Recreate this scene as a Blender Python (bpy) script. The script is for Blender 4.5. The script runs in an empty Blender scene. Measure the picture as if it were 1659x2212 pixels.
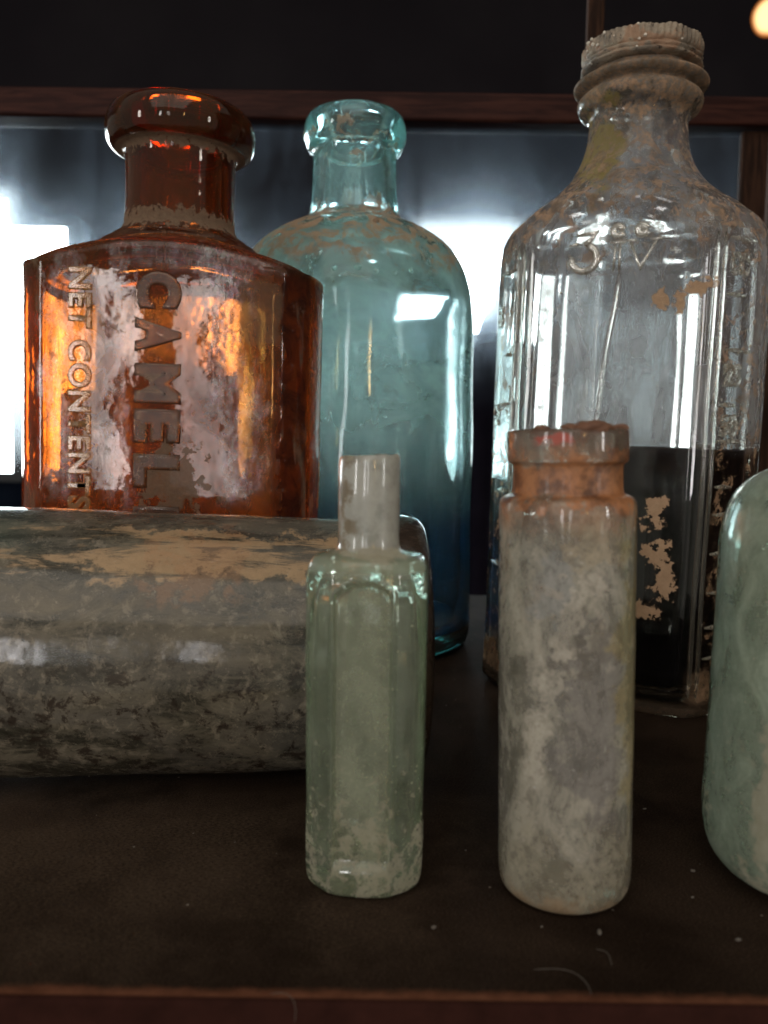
import bpy, bmesh, math, random
from mathutils import Vector, Matrix, noise, Euler
random.seed(7)
R = math.radians
sc = bpy.context.scene
sc.unit_settings.system = 'METRIC'
sc.unit_settings.scale_length = 0.01          # one unit is one centimetre

# ---------------------------------------------------------------- camera
CAM_H = 6.9
cd = bpy.data.cameras.new('camera'); cam = bpy.data.objects.new('camera', cd)
sc.collection.objects.link(cam); sc.camera = cam
cd.sensor_fit = 'VERTICAL'; cd.sensor_height = 24; cd.lens = 24 * 0.809
cd.clip_start = 0.5; cd.clip_end = 3000
cam.matrix_world = Matrix.Translation((0, 0, CAM_H)) @ Euler((R(90 - 4.66), 0, 0)).to_matrix().to_4x4() @ Matrix.Rotation(R(0.8), 4, 'Z')
cd.dof.use_dof = True; cd.dof.focus_distance = 17.5; cd.dof.aperture_fstop = 0.15
# (a phone lens: tiny aperture, the room beyond goes soft, the shelf stays readable)

def at(px, py, Y):
    """point of the place at depth Y that lies on the sight line px,py of the 1659x2212 view"""
    d = cam.matrix_world.to_3x3() @ Vector(((px - 829.5) / 1790, -(py - 1106) / 1790, -1))
    return Vector((0, 0, CAM_H)) + d * (Y / d.y)

# ---------------------------------------------------------------- world, lamps, exposure
w = bpy.data.worlds.new('World'); sc.world = w; w.use_nodes = True
bg = w.node_tree.nodes['Background']; bg.inputs[0].default_value = (0.97, 0.91, 0.80, 1); bg.inputs[1].default_value = 0.26
sc.view_settings.view_transform = 'Standard'; sc.view_settings.look = 'None'
sc.view_settings.exposure = 0.2; sc.view_settings.gamma = 1
cy = sc.cycles
cy.max_bounces = 26; cy.transmission_bounces = 24; cy.glossy_bounces = 8; cy.diffuse_bounces = 3
cy.transparent_max_bounces = 24; cy.volume_bounces = 0
cy.sample_clamp_indirect = 12; cy.blur_glossy = 0.0; cy.use_denoising = True

def area(name, loc, target, sx, sy, rad, col=(1, 1, 1)):
    l = bpy.data.lights.new(name, 'AREA'); l.shape = 'RECTANGLE'; l.size = sx; l.size_y = sy
    l.energy = rad * math.pi * sx * sy; l.color = col
    o = bpy.data.objects.new(name, l); sc.collection.objects.link(o); o.location = loc
    o.rotation_euler = (Vector(target) - Vector(loc)).to_track_quat('-Z', 'Y').to_euler()
    return o
area('room_window_light', (-100, -288, 30), (0, 18, 6), 18, 90, 14.0, (1, .97, .98))
area('room_window_light', (-31, -300, 32), (0, 18, 6), 20, 90, 6.5, (1, .97, .98))
area('side_window_light', (-205, -150, 40), (0, 18, 6), 20, 90, 17.0, (1, .98, .95))
area('side_window_light', (215, -135, 40), (0, 18, 6), 13, 90, 22.0, (1, .98, .95))
area('overhead_fill', (-20, -170, 210), (0, 16, 4), 240, 200, 1.0, (1, .93, .84))  # soft fill added overhead to brighten the dusty bottle fronts
area('table_lamp_light', (100, -275, 40), (0, 20, 8), 7, 46, 32.0, (1, .58, .22))

# ---------------------------------------------------------------- object helpers
def link(name, me, mats=(), parent=None):
    o = bpy.data.objects.new(name, me); sc.collection.objects.link(o)
    if me is not None:
        for m in (mats if isinstance(mats, (list, tuple)) else [mats]): me.materials.append(m)
    if parent: o.parent = parent
    return o
def thing(name, label, cat, loc=(0, 0, 0), rot=(0, 0, 0), group=None):
    o = link(name, None); o.location = loc; o.rotation_euler = rot
    o['label'] = label; o['category'] = cat
    if group: o['group'] = group
    return o
def struct(o, kind='structure'):
    o['kind'] = kind; return o
def pydata(name, vs, fs, smooth=True):
    me = bpy.data.meshes.new(name); me.from_pydata(vs, [], fs); me.update()
    if smooth: me.polygons.foreach_set('use_smooth', [True] * len(me.polygons))
    return me
def box_mesh(name, x0, x1, y0, y1, z0, z1, bev=0.0, seg=2):
    bm = bmesh.new(); bmesh.ops.create_cube(bm, size=1)
    for v in bm.verts:
        v.co = Vector((x0 + (v.co.x + .5) * (x1 - x0), y0 + (v.co.y + .5) * (y1 - y0), z0 + (v.co.z + .5) * (z1 - z0)))
    if bev: bmesh.ops.bevel(bm, geom=bm.edges[:], offset=bev, segments=seg, affect='EDGES', profile=.5)
    me = bpy.data.meshes.new(name); bm.to_mesh(me); bm.free(); return me
def chaikin(p, n=2):
    for _ in range(n):
        q = [p[0]]
        for a, b in zip(p, p[1:]):
            q.append(tuple(.75 * i + .25 * j for i, j in zip(a, b)))
            q.append(tuple(.25 * i + .75 * j for i, j in zip(a, b)))
        q.append(p[-1]); p = q
    return p
def subdiv(p, step):
    q = [p[0]]
    for a, b in zip(p, p[1:]):
        d = math.dist(a[:2], b[:2]); n = max(1, int(d / step))
        for i in range(1, n + 1): q.append(tuple(x + (y - x) * i / n for x, y in zip(a, b)))
    return q
def grid_mesh(name, rings, closed_ends=(True, True), mat_of=None):
    n = len(rings[0]); vs = [v for r in rings for v in r]; fs = []; mi = []
    for i in range(len(rings) - 1):
        for j in range(n):
            k = (j + 1) % n
            fs.append((i * n + j, i * n + k, (i + 1) * n + k, (i + 1) * n + j)); mi.append(mat_of(i) if mat_of else 0)
    if closed_ends[0]:
        c = sum((Vector(v) for v in rings[0]), Vector()) / n; vs.append(tuple(c)); ci = len(vs) - 1
        for j in range(n): fs.append((ci, (j + 1) % n, j)); mi.append(mat_of(0) if mat_of else 0)
    if closed_ends[1]:
        c = sum((Vector(v) for v in rings[-1]), Vector()) / n; vs.append(tuple(c)); ci = len(vs) - 1; b = (len(rings) - 1) * n
        for j in range(n): fs.append((ci, b + j, b + (j + 1) % n)); mi.append(mat_of(len(rings) - 2) if mat_of else 0)
    me = pydata(name, vs, fs)
    if mat_of:
        at_ = me.attributes.new('hollow', 'FLOAT', 'FACE'); at_.data.foreach_set('value', [float(m) for m in mi])
    return me
def wob(v, amp, freq, seed):
    p = Vector(v) * freq + Vector((seed, seed * 2.3, seed * .7))
    nv = noise.noise_vector(p)
    return (v[0] + nv.x * amp, v[1] + nv.y * amp, v[2] + nv.z * amp * .4)
def revolve(name, outer, inner=None, N=128, amp=.012, freq=.8, seed=1, step=.12, sy=1.0, smooth=2, closed=True):
    """outer: (r,z) from base centre to lip; inner: (r,z) from lip down to the floor of the hollow"""
    po = subdiv(chaikin(outer, smooth), step); pi_ = subdiv(chaikin(inner, smooth), step) if inner else []
    prof = po + pi_; rings = []
    for r, z in prof:
        rings.append([wob((max(r, .004) * math.cos(2 * math.pi * j / N), sy * max(r, .004) * math.sin(2 * math.pi * j / N), z), amp, freq, seed) for j in range(N)])
    lo = len(po)
    return grid_mesh(name, rings, (True, True), (lambda i: 1 if i >= lo - 1 else 0) if inner else None)
def polar_section(poly, N):
    """radius of a convex polygon (or curve) round the origin for N directions"""
    out = []
    for j in range(N):
        a = 2 * math.pi * j / N; d = (math.cos(a), math.sin(a)); best = None
        for (x1, y1), (x2, y2) in zip(poly, poly[1:] + poly[:1]):
            ex, ey = x2 - x1, y2 - y1; den = d[0] * ey - d[1] * ex
            if abs(den) < 1e-9: continue
            t = (x1 * ey - y1 * ex) / den; u = (x1 * d[1] - y1 * d[0]) / den
            if t > 0 and -1e-6 <= u <= 1 + 1e-6: best = t if best is None else max(best, t)
        out.append(best)
    return out
def round_poly(poly, n=2):
    for _ in range(n):
        q = []
        for a, b in zip(poly, poly[1:] + poly[:1]):
            L = math.dist(a, b); c = min(.25, .18 / L)
            q.append((a[0] + (b[0] - a[0]) * c, a[1] + (b[1] - a[1]) * c)); q.append((b[0] + (a[0] - b[0]) * c, b[1] + (a[1] - b[1]) * c))
        poly = q
    return poly
def loft_bottle(name, sec, outer, inner, N, amp, freq, seed, disp=None, step=.14, smooth=2):
    """profile entries (z, scale_of_section, inset, circle_radius, k): k=0 body section, k=1 circle.
    z may be lifted per direction by the last value: drop * (distance from axis)"""
    def dens(p):
        q = [p[0]]
        for a, b in zip(p, p[1:]):
            ra = (a[3] * a[4] + 3 * a[1] * (1 - a[4])); rb = (b[3] * b[4] + 3 * b[1] * (1 - b[4]))
            d = math.hypot(a[0] - b[0], ra - rb); n = max(1, int(d / step))
            for i in range(1, n + 1): q.append(tuple(x + (y - x) * i / n for x, y in zip(a, b)))
        return q
    po = dens(chaikin(outer, smooth)); pi_ = dens(chaikin(inner, smooth)); rings = []
    Rm = sum(sec) / N
    for idx, e in enumerate(po + pi_):
        z, s, ins, cr, k = e[:5]; dome = e[5] if len(e) > 5 else 0
        ring = []
        for j in range(N):
            a = 2 * math.pi * j / N; rb = max(sec[j] * s - ins, .004); r = rb * (1 - k) + max(cr, .004) * k
            zz = z - dome * (sec[j] - Rm)
            v = (r * math.cos(a), r * math.sin(a), zz)
            if disp and idx < len(po): v = disp(v, a, r)
            ring.append(wob(v, amp, freq, seed))
        rings.append(ring)
    lo = len(po)
    return grid_mesh(name, rings, (True, True), lambda i: 1 if i >= lo - 1 else 0)
def tube_mesh(name, paths, rad, seg=8, taper=True):
    vs = []; fs = []
    for pts in paths:
        pts = [Vector(p) for p in pts]; base = len(vs); n = len(pts)
        for i, p in enumerate(pts):
            t = (pts[min(i + 1, n - 1)] - pts[max(i - 1, 0)]).normalized()
            u = t.cross(Vector((0, 1, .01))).normalized(); v = t.cross(u)
            rr = rad * (.35 if taper and i in (0, n - 1) else 1)
            for s in range(seg):
                a = 2 * math.pi * s / seg; vs.append(tuple(p + (u * math.cos(a) + v * math.sin(a)) * rr))
        for i in range(n - 1):
            for s in range(seg):
                s2 = (s + 1) % seg; fs.append((base + i * seg + s, base + i * seg + s2, base + (i + 1) * seg + s2, base + (i + 1) * seg + s))
        fs.append(tuple(base + s for s in range(seg))[::-1]); fs.append(tuple(base + (n - 1) * seg + s for s in range(seg)))
    return pydata(name, vs, fs)
def text_mesh(name, body, size, fn, offset=0.0, extrude=.05, bevel=.03, spacing=1.0, sx=1.0, res=4):
    """embossed letters; fn maps the flat letter point (x along the line, y up, z out) to the glass"""
    c = bpy.data.curves.new(name, 'FONT'); c.body = body; c.size = size; c.extrude = extrude; c.bevel_depth = bevel
    c.bevel_resolution = 2; c.offset = offset; c.resolution_u = res; c.space_character = spacing; c.align_x = 'LEFT'
    o = bpy.data.objects.new(name, c); sc.collection.objects.link(o)
    bpy.context.view_layer.update()
    me = bpy.data.meshes.new_from_object(o.evaluated_get(bpy.context.evaluated_depsgraph_get()))
    bpy.data.objects.remove(o); bpy.data.curves.remove(c)
    for v in me.vertices: v.co = fn(v.co.x * sx, v.co.y, v.co.z)
    me.materials.clear()
    me.polygons.foreach_set('use_smooth', [True] * len(me.polygons)); me.name = name
    return me

# ---------------------------------------------------------------- material helpers
class N:
    def __init__(s, name):
        s.m = bpy.data.materials.new(name); s.m.use_nodes = True; s.t = s.m.node_tree; s.t.nodes.clear()
        s.out = s.t.nodes.new('ShaderNodeOutputMaterial'); s.tc = s.t.nodes.new('ShaderNodeTexCoord'); s.P = s.tc.outputs['Object']
        g = s.t.nodes.new('ShaderNodeNewGeometry'); s.nrm = g.outputs['Normal']
    def node(s, typ, ins={}, **kw):
        n = s.t.nodes.new('ShaderNode' + typ)
        for k, v in kw.items(): setattr(n, k, v)
        for k, v in ins.items():
            if isinstance(v, bpy.types.NodeSocket): s.t.links.new(v, n.inputs[k])
            elif v is not None:
                if isinstance(v, tuple) and len(v) == 3 and n.inputs[k].type == 'RGBA': v = v + (1,)
                n.inputs[k].default_value = v
        return n
    def map(s, scale=(1, 1, 1), loc=(0, 0, 0), rot=(0, 0, 0)):
        return s.node('Mapping', {'Vector': s.P, 'Scale': scale, 'Location': loc, 'Rotation': rot}).outputs[0]
    def noise(s, scale, detail=4, rough=.55, dist=0, vec=None):
        return s.node('TexNoise', {'Vector': vec or s.P, 'Scale': scale, 'Detail': detail, 'Roughness': rough, 'Distortion': dist}).outputs['Fac']
    def vor(s, scale, vec=None, feature='F1'):
        return s.node('TexVoronoi', {'Vector': vec or s.P, 'Scale': scale}, feature=feature).outputs['Distance']
    def rng(s, v, a, b, c=0., d=1.):
        return s.node('MapRange', {'Value': v, 'From Min': a, 'From Max': b, 'To Min': c, 'To Max': d}, interpolation_type='SMOOTHSTEP').outputs[0]
    def m2(s, op, a, b=None, c=None):
        i = {0: a}
        if b is not None: i[1] = b
        if c is not None: i[2] = c
        return s.node('Math', i, operation=op, use_clamp=(op in ('MULTIPLY', 'ADD', 'SUBTRACT', 'MAXIMUM') and False)).outputs[0]
    def mul(s, *a):
        r = a[0]
        for b in a[1:]: r = s.m2('MULTIPLY', r, b)
        return r
    def mx(s, *a):
        r = a[0]
        for b in a[1:]: r = s.m2('MAXIMUM', r, b)
        return r
    def inv(s, a): return s.m2('SUBTRACT', 1.0, a)
    def xyz(s):
        if not hasattr(s, '_x'): s._x = s.node('SeparateXYZ', {0: s.P}).outputs
        return s._x
    def mixc(s, f, a, b):
        return s.node('Mix', {0: f, 6: a, 7: b}, data_type='RGBA').outputs[2]
    def mixs(s, f, a, b): return s.node('MixShader', {0: f, 1: a, 2: b}).outputs[0]
    def blob(s, c, r, rag=.35, nscale=1.5, soft=.25, detail=4):
        """ragged stain: 1 inside an ellipsoid of radii r round c, its edge broken up by noise"""
        v = s.node('VectorMath', {0: s.P, 1: c}, operation='SUBTRACT').outputs[0]
        v = s.node('VectorMath', {0: v, 1: r}, operation='DIVIDE').outputs[0]
        d = s.node('VectorMath', {0: v}, operation='LENGTH').outputs['Value']
        n = s.noise(nscale, detail, .65)
        d = s.m2('ADD', d, s.rng(n, .3, .7, -rag * 2, rag * 2))
        return s.rng(d, 1 - soft, 1 + soft, 1., 0.)
    def bump(s, h, strength=.3, dist=.02):
        return s.node('Bump', {'Height': h, 'Strength': strength, 'Distance': dist}).outputs[0]
    def done(s, surf, vol=None):
        s.t.links.new(surf, s.out.inputs['Surface'])
        if vol is not None: s.t.links.new(vol, s.out.inputs['Volume'])
        return s.m
    def glass(s, col=(1, 1, 1), rough=0.0, ior=1.5, normal=None):
        return s.node('BsdfGlass', {'Color': col, 'Roughness': rough, 'IOR': ior, 'Normal': normal}).outputs[0]
    def dust(s, col, trans=.35, normal=None):
        a = s.node('BsdfDiffuse', {'Color': col, 'Roughness': .8, 'Normal': normal}).outputs[0]
        b = s.node('BsdfTranslucent', {'Color': col}).outputs[0]
        return s.mixs(trans, a, b)
    def absorb(s, col, dens): return s.node('VolumeAbsorption', {'Color': col, 'Density': dens}).outputs[0]

def two_sided(name, base):
    """one glass material: base(n, False) on the outside, base(n, True) inside the hollow"""
    n = N(name); a, vol = base(n, False); b, _ = base(n, True)
    f = n.node('Attribute', attribute_name='hollow').outputs['Fac']
    return n.done(n.mixs(f, a, b), vol)

def wood(name, c1, c2, rough=.45, axis='x', bump=.15, gs=1.0, spec=.08):
    n = N(name); sc_ = {'x': (.25, 3, 3), 'z': (3, 3, .25)}[axis]
    sc_ = tuple(v * gs for v in sc_)
    g = n.noise(1.2, 6, .6, .6, n.map(sc_)); f = n.noise(9, 3, .6, 0, n.map(sc_))
    col = n.mixc(n.rng(g, .35, .65), c1, c2)
    b = n.node('BsdfPrincipled', {'Base Color': col, 'Roughness': rough, 'Specular IOR Level': spec, 'Normal': n.bump(n.m2('ADD', g, f), bump, .05)})
    return n.done(b.outputs[0])

# ================================================================ SETTING
# ---- shelf
def shelf_mat():
    n = N('shelf_wood')
    weave = n.node('TexWave', {'Vector': n.P, 'Scale': 1.6, 'Distortion': 6, 'Detail': 3, 'Detail Scale': 2.5}, bands_direction='Y').outputs['Fac']
    fine = n.noise(14, 5, .7, 0, n.map((1, 2.2, 1))); big = n.noise(.25, 4, .6, .5)
    col = n.mixc(n.rng(big, .35, .7), (.010, .0058, .0038), (.024, .015, .010))
    col = n.mixc(n.mul(n.rng(n.noise(26, 4, .8, 0, n.map((1, 2.4, 1))), .48, .64), n.rng(big, .3, .7, .3, .9)), col, (.085, .058, .040))
    specks = n.rng(n.vor(1.9, n.map((1, 1, 0))), .05, .025); col = n.mixc(n.mul(specks, n.rng(n.noise(.9), .5, .56)), col, (.28, .24, .2))
    haze = n.mul(n.blob((-6.0, 13.2, 0), (5.5, 2.2, 3), .3, .5, .8), n.rng(fine, .35, .7), .5)  # paler brown patch paints the glow of light on the shelf
    col = n.mixc(haze, col, (.15, .105, .07))
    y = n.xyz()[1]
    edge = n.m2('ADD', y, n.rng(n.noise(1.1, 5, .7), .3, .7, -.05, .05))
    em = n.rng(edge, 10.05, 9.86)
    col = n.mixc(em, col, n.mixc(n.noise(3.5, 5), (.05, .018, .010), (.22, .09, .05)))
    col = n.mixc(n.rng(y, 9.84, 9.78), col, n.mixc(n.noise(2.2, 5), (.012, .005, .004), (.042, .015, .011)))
    b = n.node('BsdfPrincipled', {'Base Color': col, 'Roughness': n.rng(fine, .3, .7, .6, .85), 'Specular IOR Level': .02,
               'Normal': n.bump(n.m2('ADD', n.mul(weave, .12), fine), .5, .02)})
    return n.done(b.outputs[0])
shelf = struct(link('shelf', box_mesh('shelf', -26, 26, 9.74, 38, -1.6, 0, .06, 3), shelf_mat()))

# ---- room beyond the cabinet
n = N('far_wall_paint')
big = n.noise(.012, 4, .6, .6)
b = n.node('BsdfDiffuse', {'Color': n.mixc(n.rng(big, .35, .65), (.004, .007, .015), (.015, .021, .036)), 'Roughness': 1.})
wallm = n.done(b.outputs[0])
def hang_wall():
    # a real wall with openings where the windows are is not needed: the windows are boxes mounted proud of it
    return struct(link('back_wall', box_mesh('back_wall', -340, 340, 262, 270, -120, 62, 0), wallm))
hang_wall()
dark = N('dark_ceiling_boards'); dm = dark.done(dark.node('BsdfDiffuse', {'Color': dark.mixc(dark.noise(.02, 3), (.012, .010, .014), (.038, .034, .037))}).outputs[0])
struct(link('ceiling', box_mesh('ceiling', -340, 340, 60, 300, 150, 156), dm))
struct(link('upper_wall', box_mesh('upper_wall', -340, 340, 261, 270, 62.3, 149), dm))
fl = N('room_floor_boards'); fm = fl.done(fl.node('BsdfDiffuse', {'Color': fl.mixc(fl.noise(.05, 3), (.008, .006, .006), (.02, .015, .014))}).outputs[0])
struct(link('floor', box_mesh('floor', -340, 340, 40, 300, -106, -100), fm))

# ---- windows of the room beyond
def pane_mat(strength):
    n = N('bright_window_pane'); return n.done(n.node('Emission', {'Color': (.9, .97, 1.), 'Strength': strength}).outputs[0])
PANE = pane_mat(20.0); PANE2 = pane_mat(6.0)
FRAME = N('dark_window_frame'); FRAME = FRAME.done(FRAME.node('BsdfPrincipled', {'Base Color': (.03, .03, .035), 'Roughness': .5}).outputs[0])
def window(label, rects, Y=256, mat=PANE):
    (a, b_, c, d) = rects[0]
    p0 = at(a, d, Y)
    t = thing('window', label, 'window', (p0.x, Y, p0.z), group='bright windows in the room behind the cabinet')
    for (x0, y0, x1, y1) in rects:
        A = at(x0, y1, Y); B = at(x1, y0, Y)
        ax, az, bx, bz = A.x - p0.x, A.z - p0.z, B.x - p0.x, B.z - p0.z
        link('pane', box_mesh('pane', ax, bx, 0, .6, az, bz), mat, t)
        for (u0, u1, v0, v1) in ((ax - 3, ax - .05, az - 3, bz + 3), (bx + .05, bx + 3, az - 3, bz + 3), (ax, bx, az - 3, az - .05), (ax, bx, bz + .05, bz + 3)):
            link('frame', box_mesh('frame', u0, u1, -.4 if False else .1, 5.9, v0, v1), FRAME, t)
    return t
window('large blown-out white window at the left edge, behind the amber bottle', [(-1400, 432, 13, 1000)])  # unseen left part widened to add backlight
window('bright white window just left of the amber bottle shoulder', [(20, 492, 142, 838)])
window('small window glowing yellow through the amber bottle', [(408, 560, 520, 800)])
window('bright window showing between the aqua bottle and the clear bottle', [(885, 546, 1140, 716)])
window('added narrow window glowing through the left half of the clear bottle', [(1180, 560, 1262, 1010)], mat=PANE2)  # added to give the clear bottle its left bright streak
window('added narrow window glowing through the right half of the clear bottle', [(1400, 600, 1490, 1010)], mat=PANE2)  # added to give the clear bottle its right bright streak

# dark drape that cuts the lower right corner of the middle window
dn = N('dark_drape_cloth'); dcm = dn.done(dn.node('BsdfDiffuse', {'Color': dn.mixc(dn.noise(.2, 3), (.006, .005, .009), (.016, .013, .02))}).outputs[0])
def drape():
    Y = 248; top = [(1150, 520), (1096, 556), (1066, 640), (1040, 700), (1022, 760), (1015, 1400), (1150, 1400)]
    o = at(1015, 1400, Y); t = thing('curtain', 'dark curtain hanging before the window between the aqua and clear bottles', 'curtain', (o.x, Y, o.z))
    vs = []; ny = 40
    ys = [520 + (1400 - 520) * i / ny for i in range(ny + 1)]; nx = 14
    def left(y):
        pts = [(520, 1100), (556, 1092), (610, 1074), (700, 1036), (760, 1020), (1400, 1012)]
        for (a, xa), (b, xb) in zip(pts, pts[1:]):
            if a <= y <= b: return xa + (xb - xa) * (y - a) / (b - a)
    fs = []
    for i, y in enumerate(ys):
        for j in range(nx + 1):
            x = left(y) + (1165 - left(y)) * j / nx; p = at(x, y, Y)
            vs.append((p.x - o.x, 1.5 * math.sin(j * 1.7 + i * .05), p.z - o.z))
    for i in range(ny):
        for j in range(nx):
            a = i * (nx + 1) + j; fs.append((a, a + 1, a + nx + 2, a + nx + 1))
    ob = link('cloth', pydata('cloth', vs, fs), dcm, t)
    s = ob.modifiers.new('thick', 'SOLIDIFY'); s.thickness = .5
drape()

# ---- warm hanging lamp, top right
def lamp():
    c = at(1668, 28, 180)
    t = thing('pendant_lamp', 'small warm orange glowing lamp at the top right corner', 'lamp', tuple(c))
    n = N('warm_bulb'); fc = n.rng(n.node('LayerWeight', {'Blend': .5}).outputs['Facing'], .15, .85)
    bm_ = n.done(n.node('Emission', {'Color': n.mixc(fc, (1.0, .66, .30), (.75, .20, .03)), 'Strength': n.rng(fc, 0, 1, 1.7, .5)}).outputs[0])
    link('bulb', revolve('bulb', [(0, -4.4), (2.8, -3.8), (4.2, -.8), (3.4, 1.8), (1.2, 3.4), (1.1, 4.2), (0, 4.2)], None, 32, 0, 1, 1, .8), bm_, t)
    link('socket', revolve('socket', [(0, 4.3), (1.5, 4.3), (1.5, 7), (.5, 7.6), (0, 7.6)], None, 24, 0, 1, 1, .8), FRAME, t)
    link('cord', tube_mesh('cord', [[(0, 0, 7.6), (0, 0, 25), (0, 0, 150 - c.z)]], .3, 8, False), FRAME, t)
lamp()

# ---- the cabinet's back: rail, stiles, dusty pane
cab = thing('display_cabinet', 'dark reddish-brown wooden cabinet frame with dusty glass behind the bottles', 'cabinet', (0, 36, 0))
railm = wood('cabinet_wood', (.020, .007, .006), (.050, .018, .013), .45)
stilem = wood('cabinet_wood_upright', (.018, .009, .006), (.060, .028, .016), .7, 'z')
zr1 = at(600, 205, 36).z; zr0 = at(600, 268, 36).z
link('rail', box_mesh('rail', -26, 26, -.6, .9, zr0, zr1, .16, 3), railm, cab)
sx = at(1615, 600, 36).x
link('stile', box_mesh('stile', sx - .55, sx + .6, -.12, .3, .02, zr0 - .02, .12, 2), stilem, cab)
sx2 = at(1285, 100, 36).x
link('stile', box_mesh('stile', sx2 - .35, sx2 + .35, -.1, .25, zr1 + .02, 34, .1, 2), stilem, cab)
link('side_panel', box_mesh('side_panel', 22, 24, -26, -.7, .01, 34, .1, 2), stilem, cab)['label'] = 'right side panel of the cabinet'
link('side_panel', box_mesh('side_panel', sx + .75, 21.8, -.3, .5, .02, zr0 - .05, .05, 1), stilem, cab)['label'] = 'dark wooden back panel right of the upright'
def dusty_pane_mat():
    n = N('dusty_pane_glass')
    z = n.xyz()[2]
    streak = n.noise(1.0, 5, .65, 1.2, n.map((.5, 1, .11), rot=(0, R(-28), 0)))  # diagonal dust streaks also draw the flare of the windows
    cloud = n.noise(.16, 4, .6, .4)
    m = n.mul(n.rng(z, 8.0, 13.0), n.rng(n.m2('ADD', n.mul(streak, .5), n.mul(cloud, .5)), .38, .60, .18, 1.))
    scat = n.node('BsdfRefraction', {'Color': (.72, .86, 1.0), 'Roughness': .60, 'IOR': 1.16}).outputs[0]
    film = n.dust((.34, .44, .56), .8)
    clear = n.node('BsdfTransparent', {'Color': (.95, .97, .97)}).outputs[0]
    s = n.mixs(n.mul(m, .085), clear, scat)
    near = n.node('BsdfRefraction', {'Color': (.85, .94, 1.0), 'Roughness': .26, 'IOR': 1.16}).outputs[0]  # extra scatter puts a bloom round the windows
    s = n.mixs(n.mul(n.rng(z, 5.0, 9.0), .07), s, near)
    s = n.mixs(n.mul(m, .035), s, film)
    return n.done(s)
pane = link('glass_pane', box_mesh('glass_pane', -26, sx - .58, 0, .25, .02, zr0 + .3), dusty_pane_mat(), cab)
pane['label'] = 'dusty glass pane carrying streaks of window flare'

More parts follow.
